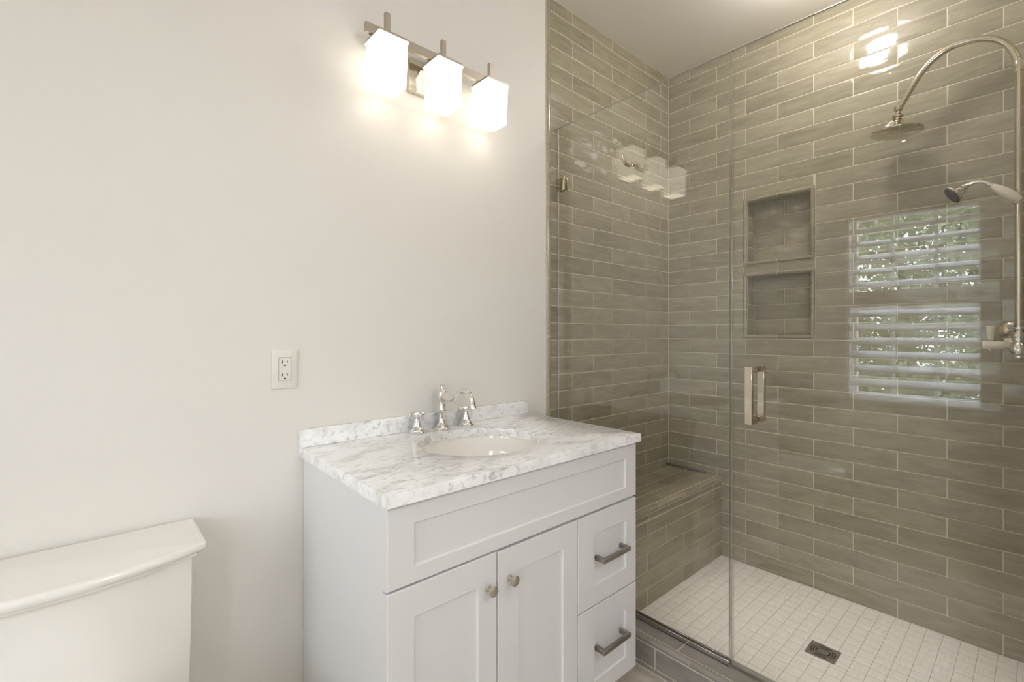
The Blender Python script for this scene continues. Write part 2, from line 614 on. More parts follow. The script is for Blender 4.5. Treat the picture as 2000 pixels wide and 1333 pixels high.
# tiling of the back wall
b = B()
plane_holes(b, (0, .0013, 0), (1, 0, 0), (0, 0, 1), (0, -1, 0), (XT - .002, 0, 0, ZC), [], 1)
tile_sheet(b, (0, .0013, 0), (1, 0, 0), (0, 0, 1), (0, -1, 0), running(XT, 0, .0126, ZC, -.2357, -.0817))
struct('wall_tile', b, [M_tile, M_grout], parent=wall_back)
# tiling of the shower's end wall
b = B()
plane_holes(b, (0, YS - .0025, 0), (1, 0, 0), (0, 0, 1), (0, 1, 0), (-1.045, 0, 0, ZC), [], 1)
tile_sheet(b, (0, YS - .0025, 0), (1, 0, 0), (0, 0, 1), (0, 1, 0), running(-1.045, 0, .0126, ZC, -.2357, -.0817))
struct('wall_tile', b, [M_tile, M_grout], parent=wall_end)

# vertical liner where the paint meets the tile
b = B()
zj = [2.4674, 2.216, 1.97, 1.72, 1.46, 1.2013, .9453, .69, .4174, .16]
box(b, -1.0367, -.004, 0, -1.0335, .001, ZC, mi=1)
pencil(b, (-1.0190, .001, 0), (-1.0190, .001, ZC), (.0145, .0125), (0, -1, 0), (1, 0, 0), joints=zj)
struct('trim_1', b, [M_pencil, M_grout], 'narrow taupe liner tile edging the painted wall', 'trim')

# shower floor of 5 cm mosaic
b = B()
box(b, -1.03, YS, -.12, .11, .003, .0134, mi=1)
rl = b.faces.layers.float.new('rnd')
rc = []
for i in range(20):
    for j in range(31):
        x1 = -.0 - i * .05; y1 = -.002 - j * .05
        if x1 - .05 < -.92 or y1 - .05 < YS: continue
        rc.append((x1 - .05, y1 - .05, x1, y1))
drain_hole = (-.528, -.963, -.432, -.866)
tile_sheet(b, (0, 0, .0134), (1, 0, 0), (0, 1, 0), (0, 0, 1), rc, [drain_hole], gap=.0008, jit=.00005, bev=.0008, rl=rl, depth=.0010)
struct('shower_floor', b, [M_mosaic, M_groutf], 'pale square mosaic shower floor with streaked tiles', 'floor')

# ------------------------------------------------------------------ shower bench
BY, BZ = -.315, .444
b = B()
bench = thing('shower_bench', (-.46, -.16, .0143), 'built-in taupe tiled shower bench in the corner behind the vanity', 'bench')
box(b, -.913, BY + .0015, .0143, -.0002, -.0002, BZ - .004, mi=1)
box(b, -.9425, BY + .0015, .1155, -.913, -.0002, BZ - .004, mi=1)
# front face, y = BY
tile_sheet(b, (0, BY + .0015, 0), (1, 0, 0), (0, 0, 1), (0, -1, 0),
           running(-.9425, 0, .0145, .388, -.0994, -.2532, z0=.0126), [(-1.2, 0, -.913, .1155)])
tile_sheet(b, (0, BY + .0015, 0), (1, 0, 0), (0, 0, 1), (0, -1, 0), [(max(a, -.9425), .390, a + .308 if a + .308 < 0 else 0, .416) for a in (-1.02, -.7086, -.4062, -.0975)])
mesh_obj('bench_front', b, [M_tile, M_grout], bench)
b = B()
yl = [0, -.0405, -.130, -.2085, -.2945]
rws = [(-.2154, yl[1], yl[0]), (-.3735 + .154, yl[2], yl[1]), (-.3735, yl[3], yl[2]), (-.2251, yl[4], yl[3])]
rc = []
for i, (an, ya, yb) in enumerate(rws):
    an = {0: -.2154, 1: -.2174, 2: -.3745, 3: -.2268}[i]
    k = -4
    while an + k * LT < 0:
        a0, a1 = max(an + k * LT, -.9425), min(an + (k + 1) * LT, -.001)
        if a1 - a0 > .004: rc.append((a0, ya, a1, yb))
        k += 1
box(b, -.9425, -.2965, BZ - .02, -.001, -.001, BZ - .0013, mi=1)
tile_sheet(b, (0, 0, BZ - .0013), (1, 0, 0), (0, 1, 0), (0, 0, 1), rc)
mesh_obj('bench_top', b, [M_tile, M_grout], bench)
b = B()
pencil(b, (-.9425, -.309, BZ - .012), (-.004, -.309, BZ - .012), (.0145, .0125), (0, -.55, .835), (0, -.835, -.55), joints=(.2995, .5575, .8295), seg=12)
mesh_obj('bench_nosing', b, [M_tile, M_grout], bench)

b = B()
box(b, -.032, -.238, BZ + .0006, -.0205, -.004, BZ + .0075, .001)
box(b, -.0225, -.238, BZ + .0006, -.0205, -.004, BZ + .011, .0005)
tag(mesh_obj('metal_strip', b, M_bronze, loc=(-.026, -.12, BZ)), 'thin dark metal strip lying on the shower bench along the right wall', 'metal strip')

# ------------------------------------------------------------------ kerb
CX0, CX1, CZ = -1.042, -.918, .1144
kerb = thing('shower_kerb', (-.98, -.77, 0), 'low grey tiled kerb with rounded edge under the glass', 'kerb')
b = B()
box(b, CX0 + .0016, YS - .001, 0, CX1, .0, CZ - .0014, mi=1)
tile_sheet(b, (0, 0, CZ - .0014), (0, 1, 0), (1, 0, 0), (0, 0, 1), [(-.6242 + k * LT, CX0 + .0205, -.6242 + (k + 1) * LT, CX1 - .001) for k in (-2, -1, 0, 1)] + [(YS, CX0 + .0205, -.6242 - 2 * LT, CX1 - .001)])
mesh_obj('kerb_top', b, [M_curbt, M_grout], kerb)
b = B()
tile_sheet(b, (CX0 + .0016, 0, 0), (0, 1, 0), (0, 0, 1), (-1, 0, 0), [(-.6200 - .308 * k, z0, -.6200 - .308 * k + .308, z1) for k, z0, z1 in
           [(2, .002, .0205), (1, .002, .0205), (0, .002, .0205), (-1, .002, .0205)]] + [(-.55 - .308 * k, .0205, -.55 - .308 * k + .308, .0925) for k in (3, 2, 1, 0, -1)], [(-.0, 0, 1, 1), (-3, 0, YS, 1)])
mesh_obj('kerb_face', b, [M_curbt, M_grout], kerb)
b = B()
pencil(b, (CX0 + .0080, YS, CZ - .0085), (CX0 + .0080, -.001, CZ - .0085), (.0125, .0108), (-.62, 0, .785), (.785, 0, .62), joints=[YS * -1 - .6786 - .308 * k for k in (-2, -1, 0, 1, 2)], seg=12)
mesh_obj('kerb_nosing', b, [M_curbt, M_grout], kerb)

# ------------------------------------------------------------------ shower glass
GX, GT = -.955, .010
GY = -.7775           # joint between fixed panel and door
GTOP = 2.146
def pane(bm, y0, y1, z0, z1):
    box(bm, GX - GT / 2, y0, z0, GX + GT / 2, y1, z1, .0008, 1)
    for f in bm.faces:
        f.material_index = 0 if abs(f.normal.x) > .9 or f.calc_area() > .2 else 1
panel = thing('glass_shower_panel', (GX, GY / 2, CZ), 'fixed clear glass shower panel between the wall and the glass door', 'glass panel')
b = B(); pane(b, GY + .002, -.003, CZ + .004, GTOP)
mesh_obj('glass_pane', b, [M_glass, M_gedge], panel)
b = B()
for sx0, sx1 in ((GX - .0115, GX - .0055), (GX + .0055, GX + .0115)):
    box(b, sx0, GY + .001, CZ + .0006, sx1, -.002, CZ + .017, .0006, 1)
box(b, GX - .0115, GY + .001, CZ + .0002, GX + .0115, -.002, CZ + .003)
tag(mesh_obj('bottom_channel', b, M_chan, panel), 'polished metal channel')
b = B()
for s in (-1, 1):
    box(b, GX + s * .0055, -.051, 1.855, GX + s * .0125, -.0032, 1.912, .0012)
box(b, GX - .0125, -.0052, 1.855, GX + .0125, -.0012, 1.912, .0008)
tag(mesh_obj('wall_clamp', b, M_polnick, panel), 'square metal wall clamp')

door = thing('glass_shower_door', (GX, (GY + YS) / 2, CZ), 'frameless clear glass shower door with a square metal pull handle', 'door')
b = B(); pane(b, YS + .006, GY - .003, CZ + .012, GTOP)
mesh_obj('glass_pane', b, [M_glass, M_gedge], door)
b = B()   # clear edge seal on the closing side and sweep beneath
box(b, GX - .007, GY - .010, CZ + .012, GX + .007, GY - .0032, GTOP, .001, 1)
sealm = glass_mat('clear_vinyl', (.93, .93, .91, 1), .075)
mesh_obj('edge_seal', b, sealm, door)
b = B()
box(b, GX - .009, YS + .006, CZ + .002, GX + .009, GY - .003, CZ + .014, .002, 1)
mesh_obj('door_sweep', b, sealm, door)
b = B()
hz0, hz1, hy0, hy1, t = .9300, 1.1095, -.8662, -.8452, .0185
for s, ext in ((-1, .0555), (1, .0590)):
    xo = GX + s * ext
    xi = GX + s * (GT / 2 + .0003)
    box(b, xo, hy0, hz0, xo - s * .0165, hy1, hz1, .0007, 1)
    for za, zb in ((hz0, hz0 + t), (hz1 - t, hz1)):
        box(b, xi, hy0, za, xo - s * .0160, hy1, zb, .0005, 1)
tag(mesh_obj('pull_handle', b, M_polnick, door), 'polished metal pull handle')
for hz in (.42, 1.82):
    b = B()
    for s in (-1, 1):
        box(b, GX + s * .0055, YS + .0035, hz - .045, GX + s * .0165, YS + .06, hz + .045, .002)
    mesh_obj('hinge', b, M_polnick, door)

# robe hook fixed to the glass
b = B()
hy, hz = -.4083, 1.8690
x0 = GX - GT / 2
lathe(b, [(0.0, 0), (.0125, 0), (.0125, .003), (.006, .005), (.005, .012), (.0085, .0135), (.0085, .0155), (.004, .018)], 20, (x0 - .0002, hy, hz), (-1, 0, 0))
tube(b, [(x0 - .012, hy, hz), (x0 - .030, hy, hz - .0085), (x0 - .050, hy, hz - .008), (x0 - .067, hy, hz + .003), (x0 - .078, hy, hz + .020)], [.0045, .0062, .0066, .006, .0035], 14, smoothn=6)
tag(mesh_obj('robe_hook', b, M_polnick, loc=(x0, hy, hz)), 'curved metal robe hook fixed high on the shower glass', 'hook')

# ------------------------------------------------------------------ drain
dr = thing('floor_drain', (-.48, -.9145, .0135), 'square steel drain grate with curved slots in the shower floor', 'drain')
b = B()
x0, y0, x1, y1 = -.527, -.962, -.433, -.867
box(b, x0, y0, .004, x1, y1, .0139, mi=1)
zt = .0150
def ringpiece(bm, r0, r1, a0, a1, z0, z1, n=14, mi=0):
    ip, op = [], []
    for k in range(n + 1):
        a = a0 + (a1 - a0) * k / n
        ip.append((math.cos(a) * r0, math.sin(a) * r0)); op.append((math.cos(a) * r1, math.sin(a) * r1))
    for k in range(n):
        q = [ip[k], ip[k + 1], op[k + 1], op[k]]
        lo = [bm.verts.new((-.48 + p[0], -.9145 + p[1], z0)) for p in q]
        hi = [bm.verts.new((-.48 + p[0], -.9145 + p[1], z1)) for p in q]
        bm.faces.new(hi).material_index = mi
        for i in range(4):
            bm.faces.new([lo[i], lo[(i + 1) % 4], hi[(i + 1) % 4], hi[i]]).material_index = mi
# outer frame
for a in ((x0, y0, x1, y0 + .004), (x0, y1 - .004, x1, y1), (x0, y0, x0 + .004, y1), (x1 - .004, y0, x1, y1)):
    box(b, a[0], a[1], .0135, a[2], a[3], zt + .0006, .0004, 1)
# plate corners: square with a round cut-out
n = 48
for k in range(n):
    a0, a1 = 2 * PI * k / n, 2 * PI * (k + 1) / n
    def sq(a):
        c, s = math.cos(a), math.sin(a); m = max(abs(c), abs(s)); return (.0438 * c / m, .0438 * s / m)
    q = [(math.cos(a0) * .0425, math.sin(a0) * .0425), sq(a0), sq(a1), (math.cos(a1) * .0425, math.sin(a1) * .0425)]
    hi = [b.verts.new((-.48 + p[0], -.9145 + p[1], zt)) for p in q]
    lo = [b.verts.new((-.48 + p[0], -.9145 + p[1], zt - .001)) for p in q]
    b.faces.new(hi); b.faces.new([lo[3], lo[0], hi[0], hi[3]])
for r0, r1 in ((.0405, .0426), (.0325, .0362), (.0248, .0284), (0.0001, .0185)):
    ringpiece(b, r0, r1, 0, 2 * PI, zt - .001, zt, 40)
for k in range(4):
    a = PI / 4 + k * PI / 2
    ringpiece(b, .017, .0426, a - .11, a + .11, zt - .001, zt - .0001, 3)
mesh_obj('grate', b, [M_steel, M_dark], dr)
for sx_, sy_ in ((-.0375, -.0375), (.0375, .0375)):
    b = B()
    lathe(b, [(.0035, 0), (.0035, .0008), (.002, .0014), (0, .0014)], 12, (-.48 + sx_, -.9145 + sy_, zt))
    mesh_obj('screw', b, M_chrome, dr)

# ------------------------------------------------------------------ exposed shower set
PX, PY = -.12, -1.4084
sh = thing('exposed_shower_set', (PX, PY, 1.16), 'chrome exposed shower with arched overhead pipe and white porcelain levers', 'shower')
b = B()
tube(b, [(PX, PY, 1.235), (PX, PY, 2.16)], .0123, 20)
lathe(b, [(.0155, 0), (.0165, .004), (.0165, .03), (.0150, .034)], 24, (PX, PY, 2.128))
mesh_obj('riser_pipe', b, M_polnick, sh)
b = B()
arc = [(PX, PY + 0.0024, 2.1483), (PX, PY + 0.0048, 2.1779), (PX, PY + 0.0158, 2.2169), (PX, PY + 0.0356, 2.2495), (PX, PY + 0.0571, 2.2687), (PX, PY + 0.0894, 2.2895), (PX, PY + 0.1294, 2.2991), (PX, PY + 0.1849, 2.2962), (PX, PY + 0.2137, 2.2820), (PX, PY + 0.2583, 2.2441), (PX, PY + 0.2843, 2.1966), (PX, PY + 0.3046, 2.1520), (PX, PY + 0.3172, 2.1300), (PX, PY + .3285, 2.1140)]
for _ in range(2):   # ease the bend
    arc = [arc[0]] + [tuple((Vector(arc[i - 1]) + 2 * Vector(arc[i]) + Vector(arc[i + 1])) / 4) for i in range(1, len(arc) - 1)] + [arc[-1]]
tube(b, arc, [.0118] * 14, 20, smoothn=4)
mesh_obj('overhead_arm', b, M_polnick, sh)
b = B()
hx, hyy, hzz = PX, PY + .329, 2.1120
ax = Vector((0.0, .06, -.998)).normalized()
lathe(b, [(.0125, -.012), (.0150, -.010), (.0150, .004), (.0085, .008), (.0085, .016), (.012, .019), (.0185, .024), (.0185, .030), (.0115, .035), (.0115, .038), (.020, .043),
          (.034, .053), (.048, .064), (.062, .076), (.074, .084), (.0845, .087), (.0845, .0925), (.080, .0935), (0, .0935)], 40, (hx, hyy, hzz), ax)
mesh_obj('shower_head', b, M_polnick, sh)
b = B()
lathe(b, [(0.038, 0), (.038, .003), (.033, .008), (.018, .013), (.0125, .016), (.0125, .020)], 32, (-.0008, -1.3900, 1.2180), (-1, 0, 0))
tube(b, [(-.018, -1.3900, 1.2180), (-.05, -1.391, 1.2175), (-.08, -1.396, 1.212), (-.108, -1.405, 1.203)], .0118, 18, smoothn=4)
mesh_obj('wall_flange', b, M_polnick, sh)
b = B()
lathe(b, [(.0165, 0), (.0165, .008), (.0125, .012), (.0145, .016), (.022, .030), (.0225, .034), (.016, .038), (.019, .042), (.019, .048), (.013, .052),
          (.016, .058), (.026, .068), (.029, .080), (.026, .094), (.016, .102), (.016, .108), (.006, .112), (0, .113)], 28, (PX, PY, 1.2370), (0, 0, -1))
mesh_obj('valve_body', b, M_chrome, sh)
b = B()   # cradle block and small ledge on the riser
box(b, PX - .012, PY + .012, 1.2275, PX + .012, PY + .0275, 1.2440, .002)
box(b, PX - .016, PY - .06, 1.232, PX + .016, PY + .012, 1.2375, .002)
mesh_obj('cradle', b, M_bronze, sh)
b = B()
lathe(b, [(.0085, 0), (.0105, .004), (.0125, .010), (.0140, .016), (.0150, .05), (.0155, .062), (.0140, .069), (.008, .0715), (0, .072)], 24, (PX - .004, PY + .0215, 1.1720), (0, 1, .01))
lv = mesh_obj('side_lever', b, M_lever, sh)
tag(lv, 'white porcelain lever')
b = B()
lathe(b, [(.010, 0), (.0125, .004), (.0100, .008), (.008, .012)], 20, (PX - .004, PY + .010, 1.1720), (0, 1, 0))
mesh_obj('lever_joint', b, M_chrome, lv)
b = B()
lathe(b, [(.0045, -.019), (.0075, -.016), (.0085, -.012), (.006, -.008), (.005, 0), (.005, .012), (.009, .016), (.0085, .019)], 20, (PX - .004, PY + .0715, 1.1720))
mesh_obj('lever_joint', b, M_chrome, lv)
b = B()
lathe(b, [(0, -.0255), (.005, -.0235), (.0068, -.019), (.005, -.0155)], 20, (PX - .004, PY + .0715, 1.1735))
mesh_obj('lever_joint', b, M_chrome, lv)
b = B()
lathe(b, [(.0075, 0), (.0085, .003), (.0110, .025), (.0135, .045), (.0136, .049), (.0115, .052), (0, .0525)], 24, (PX - .004, PY + .0695, 1.1885), (0, -.015, 1))
tag(mesh_obj('upright_lever', b, M_lever, sh), 'white porcelain lever')

hs = thing('hand_shower', (PX - .035, PY, 1.69), 'small chrome hand shower with white porcelain grip held on the riser pipe', 'hand shower')
b = B()
qx = PX - .036
tube(b, [(qx, PY - .004, 1.672), (qx, PY + .012, 1.6865), (qx, PY + .035, 1.7085), (qx, PY + .053, 1.7255), (qx, PY + .0645, 1.7365)], [.0100, .0155, .0160, .0125, .0080], 20, smoothn=5)
tag(mesh_obj('porcelain_grip', b, M_lever, hs), 'white porcelain grip')
b = B()
tube(b, [(qx, PY + .0635, 1.7355), (qx, PY + .072, 1.7440), (qx, PY + .087, 1.7555), (qx, PY + .105, 1.7590), (qx, PY + .122, 1.7540), (qx, PY + .138, 1.7440)], [.0075, .0065, .0062, .0065, .008, .0105], 18, smoothn=5)
mesh_obj('neck', b, M_chrome, hs)
b = B()
d = Vector((-.30, .76, -.58)).normalized()
lathe(b, [(.009, -.004), (.0135, .0), (.0135, .006), (.019, .012), (.0265, .024), (.0325, .034), (.0345, .037), (.0345, .043), (.032, .044)], 30, (qx, PY + .1335, 1.7470), d, mi=0)
lathe(b, [(.0320, .0435), (.0315, .0465), (.025, .046), (0, .046)], 30, (qx, PY + .1335, 1.7470), d, mi=1)
mesh_obj('spray_head', b, [M_chrome, M_rubber], hs)
b = B()
box(b, PX - .022, PY - .004, 1.666, PX - .010, PY + .012, 1.690, .002)
lathe(b, [(.0155, 0), (.0155, .022)], 24, (PX, PY, 1.667))
mesh_obj('riser_clip', b, M_polnick, sh)

# ------------------------------------------------------------------ vanity
VX0, VX1 = -2.0665, -1.1515
VYF = -.545
van = thing('vanity_cabinet', (-1.609, -.27, 0), 'white shaker vanity cabinet with two doors and two side drawers', 'cabinet')
b = B()
box(b, VX0 + .003, -.505, .0, VX1 - .003, -.002, .81, .0)      # carcass below the bowl is solid board
b.free()
b = B()
th = .018
box(b, VX0 + .002, -.523, .083, VX0 + .002 + th, -.002, .8475, .001, 1)
box(b, VX0 + .002, -.470, 0.0, VX0 + .002 + th, -.002, .083)      # left side
box(b, VX1 - .002 - th, -.523, .083, VX1 - .002, -.002, .8475, .001, 1)
box(b, VX1 - .002 - th, -.470, 0.0, VX1 - .002, -.002, .083)      # right side
box(b, VX0 + .002 + th, -.020, .06, VX1 - .002 - th, -.008, .8475)
box(b, VX0 + .002 + th, -.52, .065, VX1 - .002 - th, -.02, .083)
box(b, VX0 + .002 + th, -.523, .810, VX1 - .002 - th, -.505, .8475)
box(b, VX0 + .002 + th, -.523, .650, VX1 - .002 - th, -.505, .680)
box(b, -1.463, -.523, .083, -1.443, -.02, .655)
box(b, VX0 + .002 + th, -.47, .0, VX1 - .002 - th, -.455, .066)              # recessed toe board
mesh_obj('carcass', b, M_cab, van)

def shaker(bm, x0, x1, z0, z1, fx, fz, yb=-.5245, yf=VYF, rec=.0065):
    """frame-and-panel front: outer x0..x1,z0..z1; panel opening fx=(xa,xb), fz=(za,zb)"""
    t = bmesh.new()
    bv = .0016
    o = lambda x, y, z: t.verts.new((x, y, z))
    def ring(i, y):
        return [o(x0 + i, y, z0 + i), o(x1 - i, y, z0 + i), o(x1 - i, y, z1 - i), o(x0 + i, y, z1 - i)]
    back = ring(0, yb); r0 = ring(0, yf + bv); r1 = ring(bv, yf)
    def iring(i, y):
        return [o(fx[0] + i, y, fz[0] + i), o(fx[1] - i, y, fz[0] + i), o(fx[1] - i, y, fz[1] - i), o(fx[0] + i, y, fz[1] - i)]
    i0 = iring(0, yf); i1 = iring(.0012, yf + .0014); i2 = iring(.0022, yf + rec)
    t.faces.new(back)
    for a, c in ((back, r0), (r0, r1), (r1, i0), (i0, i1), (i1, i2)):
        for k in range(4):
            t.faces.new([a[k], a[(k + 1) % 4], c[(k + 1) % 4], c[k]])
    t.faces.new(i2)
    merge(bm, t)
g = .0016
b = B(); shaker(b, VX0, VX1, .6645, .8405, (-2.0015, -1.2080), (.7005, .7970))
tag(mesh_obj('apron_panel', b, M_cab, van))
def knob(px, pz, parent):
    b = B()
    lathe(b, [(.0085, 0), (.0085, .0015), (.0052, .0035), (.0050, .016), (.0065, .019), (.0125, .0205), (.0135, .0225), (.0132, .0245), (.011, .0258), (0, .0262)], 28, (px, VYF - .0002, pz), (0, -1, 0))
    tag(mesh_obj('knob', b, M_nickel, parent), 'brushed nickel knob')
def pull(px, pz, parent):
    b = B()
    hw = .0775
    box(b, px - hw, VYF - .0335, pz - .0065, px + hw, VYF - .0215, pz + .0065, .0006, 1)
    for s in (-1, 1):
        box(b, px + s * hw, VYF - .0220, pz - .0065, px + s * (hw - .012), VYF - .0002 + .0063 * 0, pz + .0065, .0005, 1)
    tag(mesh_obj('bar_handle', b, M_bronze, parent), 'satin metal bar handle')
# doors: left, right
ZB = .083
b = B(); shaker(b, VX0, -1.7640 - g, ZB, .6595, (-2.0015, -1.8238), (.142, .5905))
d1 = mesh_obj('cabinet_door', b, M_cab, van)
b = B(); shaker(b, -1.7640 + g, -1.4530 - g, ZB, .6570, (-1.6905, -1.5155), (.142, .5905))
d2 = mesh_obj('cabinet_door', b, M_cab, van)
knob(-1.7945, .5780, d1)
knob(-1.7235, .5795, d2)
b = B(); shaker(b, -1.4530 + g, VX1, .3735, .6570, (-1.3770, -1.2070), (.4335, .5930))
w1 = mesh_obj('drawer', b, M_cab, van)
b = B(); shaker(b, -1.4530 + g, VX1, ZB, .3690, (-1.3770, -1.2070), (.1370, .2955))
w2 = mesh_obj('drawer', b, M_cab, van)
# handle centre placed on the panel
def pull2(pz, parent):
    b = B()
    xa, xb = -1.3665, -1.2275
    yb = VYF + .0062
    box(b, xa, VYF - .0320, pz - .0070, xb, VYF - .0215, pz + .0070, .0006, 1)
    for x0, x1 in ((xa, xa + .012), (xb - .012, xb)):
        box(b, x0, VYF - .0220, pz - .0070, x1, yb, pz + .0070, .0005, 1)
    tag(mesh_obj('bar_handle', b, M_bronze, parent), 'satin metal bar handle')
pull2(.5155, w1)
pull2(.2350, w2)

# marble top with an oval cut-out
TX0, TX1, TY, TZ0, TZ1 = -2.0765, -1.1475, -.562, .8485, .876
SC, SRX, SRY = (-1.618, -.284), .199, .178
top = thing('marble_countertop', (-1.612, -.28, TZ0), 'white and grey veined marble vanity top with short backsplash', 'countertop')
def oval_top(bm):
    n = 96
    ang = [2 * PI * k / n for k in range(n)]
    # make the rectangle's corners fall on rays
    def rect_pt(a, i):
        c, s = math.cos(a), math.sin(a)
        t = 1e9
        if c > 1e-9: t = min(t, (TX1 - i - SC[0]) / c)
        if c < -1e-9: t = min(t, (TX0 + i - SC[0]) / c)
        if s > 1e-9: t = min(t, (-.0005 - SC[1]) / s)
        if s < -1e-9: t = min(t, (TY + i - SC[1]) / s)
        return (SC[0] + c * t, SC[1] + s * t)
    for cx_, cy_ in ((TX0, TY), (TX1, TY), (TX0, -.0005), (TX1, -.0005)):
        a = math.atan2(cy_ - SC[1], cx_ - SC[0]) % (2 * PI)
        j = min(range(n), key=lambda k: abs(ang[k] - a))
        ang[j] = a
    def el(a, r): return (SC[0] + math.cos(a) * (SRX + r), SC[1] + math.sin(a) * (SRY + r))
    e = .0028
    rings = []
    spec = [('r', 0, TZ0), ('r', 0, TZ1 - e), ('r', e * .3, TZ1 - e * .3), ('r', e, TZ1), ('e', .0022, TZ1), ('e', .0006, TZ1 - .0006), ('e', 0, TZ1 - .0024), ('e', 0, TZ0)]
    for k_, i, z in spec:
        rings.append([(*(rect_pt(a, i) if k_ == 'r' else el(a, i)), z) for a in ang])
    rings.append([(*rect_pt(a, 0), TZ0) for a in ang])
    loft(bm, rings, smooth=False, cap0=False, cap1=False)
    bmesh.ops.remove_doubles(bm, verts=bm.verts[:], dist=1e-5)
b = B(); oval_top(b)
mesh_obj('slab', b, M_marble, top)
b = B(); box(b, -2.0790, -.0200, TZ1 + .0004, -1.1610, -.0005, .9295, .0014, 2)
mesh_obj('backsplash', b, M_marble, top)

b = B()
rings = []
prof = [(1.085, .0), (1.085, -.012), (1.02, -.010), (1.015, -.03), (.985, -.06), (.92, -.095), (.80, -.122), (.62, -.140), (.40, -.149), (.13, -.153)]
n = 64
for f, dz in [(1.10, -.0005), (1.03, -.0005)] + [(p[0], p[1]) for p in prof[2:]]:
    rings.append([(SC[0] + math.cos(2 * PI * k / n) * SRX * f, SC[1] + math.sin(2 * PI * k / n) * SRY * f, TZ0 - .0004 + dz) for k in range(n)])
for f, dz in ((.13, -.165), (.42, -.161), (.66, -.152), (.86, -.132), (.98, -.1), (1.05, -.06), (1.09, -.02)):
    rings.append([(SC[0] + math.cos(2 * PI * k / n) * SRX * f, SC[1] + math.sin(2 * PI * k / n) * SRY * f, TZ0 - .0004 + dz) for k in range(n)])
rings.append(rings[0])
loft(b, rings, cap0=False, cap1=False)
bmesh.ops.remove_doubles(b, verts=b.verts[:], dist=1e-5)
sink = mesh_obj('sink_basin', b, M_porc, loc=(SC[0], SC[1], TZ0 - .165))
tag(sink, 'oval white undermount sink basin set below the marble top', 'sink')
b = B()
lathe(b, [(.014, -.012), (.0215, 0), (.0255, .0015), (.0255, .003), (.021, .0035), (.020, .002), (.0195, .004), (.012, .0062), (0, .0065)], 28, (SC[0], SC[1], TZ0 - .1535))
mesh_obj('drain_stopper', b, M_chrome, sink)
# faucet spout
FXp, FYp = -1.6125, -.0560
b = B()
lathe(b, [(.0285, 0), (.0290, .003), (.0265, .0065), (.0235, .008), (.0215, .013), (.0165, .019), (.0130, .024), (.0118, .033), (.0112, .042), (.0125, .056), (.0150, .062),
          (.0165, .0645), (.0150, .067), (.0125, .072), (.0122, .090), (.0135, .104), (.0160, .114), (.0178, .122), (.0165, .131), (.0120, .138), (.0070, .1415), (.0055, .146),
          (.0055, .150), (.0098, .1545), (.0105, .1565), (.0085, .158), (0, .1585)], 32, (FXp, FYp, TZ1 + .0003))
fa = mesh_obj('faucet_spout', b, M_chrome, loc=(FXp, FYp, TZ1))
tag(fa, 'tall chrome faucet spout with swan neck behind the sink', 'faucet')
b = B()
yy = FYp
tube(b, [(FXp, yy - .006, 1.000), (FXp, yy - .030, .990), (FXp, yy - .052, .986), (FXp, yy - .072, .990), (FXp, yy - .095, 1.004), (FXp, yy - .118, 1.019),
         (FXp, yy - .138, 1.0235), (FXp, yy - .158, 1.018), (FXp, yy - .172, 1.004), (FXp, yy - .1795, .990)],
     [.012, .0112, .0098, .0090, .0090, .0092, .0093, .0090, .0088, .0088], 20, smoothn=5)
lathe(b, [(.0092, 0), (.0108, .002), (.0108, .005), (.0098, .007), (.0118, .020), (.0120, .024), (.0095, .0245), (0, .0235)], 26, (FXp, yy - .1785, .993), (0, -.16, -.987))
lathe(b, [(.012, 0), (.011, .008), (.0060, .014), (.0058, .018), (.0072, .022), (.0055, .026), (0, .0275)], 22, (FXp, yy + .003, 1.000), (0, 1, 0))
mesh_obj('swan_neck', b, M_chrome, fa)

def tap(px, py, lab):
    b = B()
    lathe(b, [(.0280, 0), (.0285, .003), (.0265, .0065), (.0245, .008), (.0235, .012), (.0175, .018), (.0150, .021), (.0140, .027), (.0120, .032), (.0095, .042), (.0085, .048),
              (.0105, .050), (.0085, .052), (.0095, .054)], 30, (px, py, TZ1 + .0003))
    o = mesh_obj('tap_handle', b, M_chrome, loc=(px, py, TZ1))
    tag(o, lab, 'tap', 'cross tap handles beside the faucet spout')
    b = B()
    z = TZ1 + .0635
    lathe(b, [(.009, -.010), (.0125, -.006), (.0135, 0), (.0125, .006), (.009, .0105), (.004, .013), (0, .0135)], 26, (px, py, z))
    for k in range(4):
        a = k * PI / 2 + .05
        lathe(b, [(.0055, 0.008), (.0048, .014), (.0040, .020), (.0058, .024), (.0072, .028), (.0060, .032), (0, .0335)], 18, (px, py, z), (math.cos(a), math.sin(a), 0))
    mesh_obj('cross_handle', b, M_chrome, o)
tap(-1.7115, -.0560, 'chrome cross tap handle nearest the left end of the marble top')
tap(-1.5095, -.0575, 'chrome cross tap handle between the swan-neck spout and the shower')

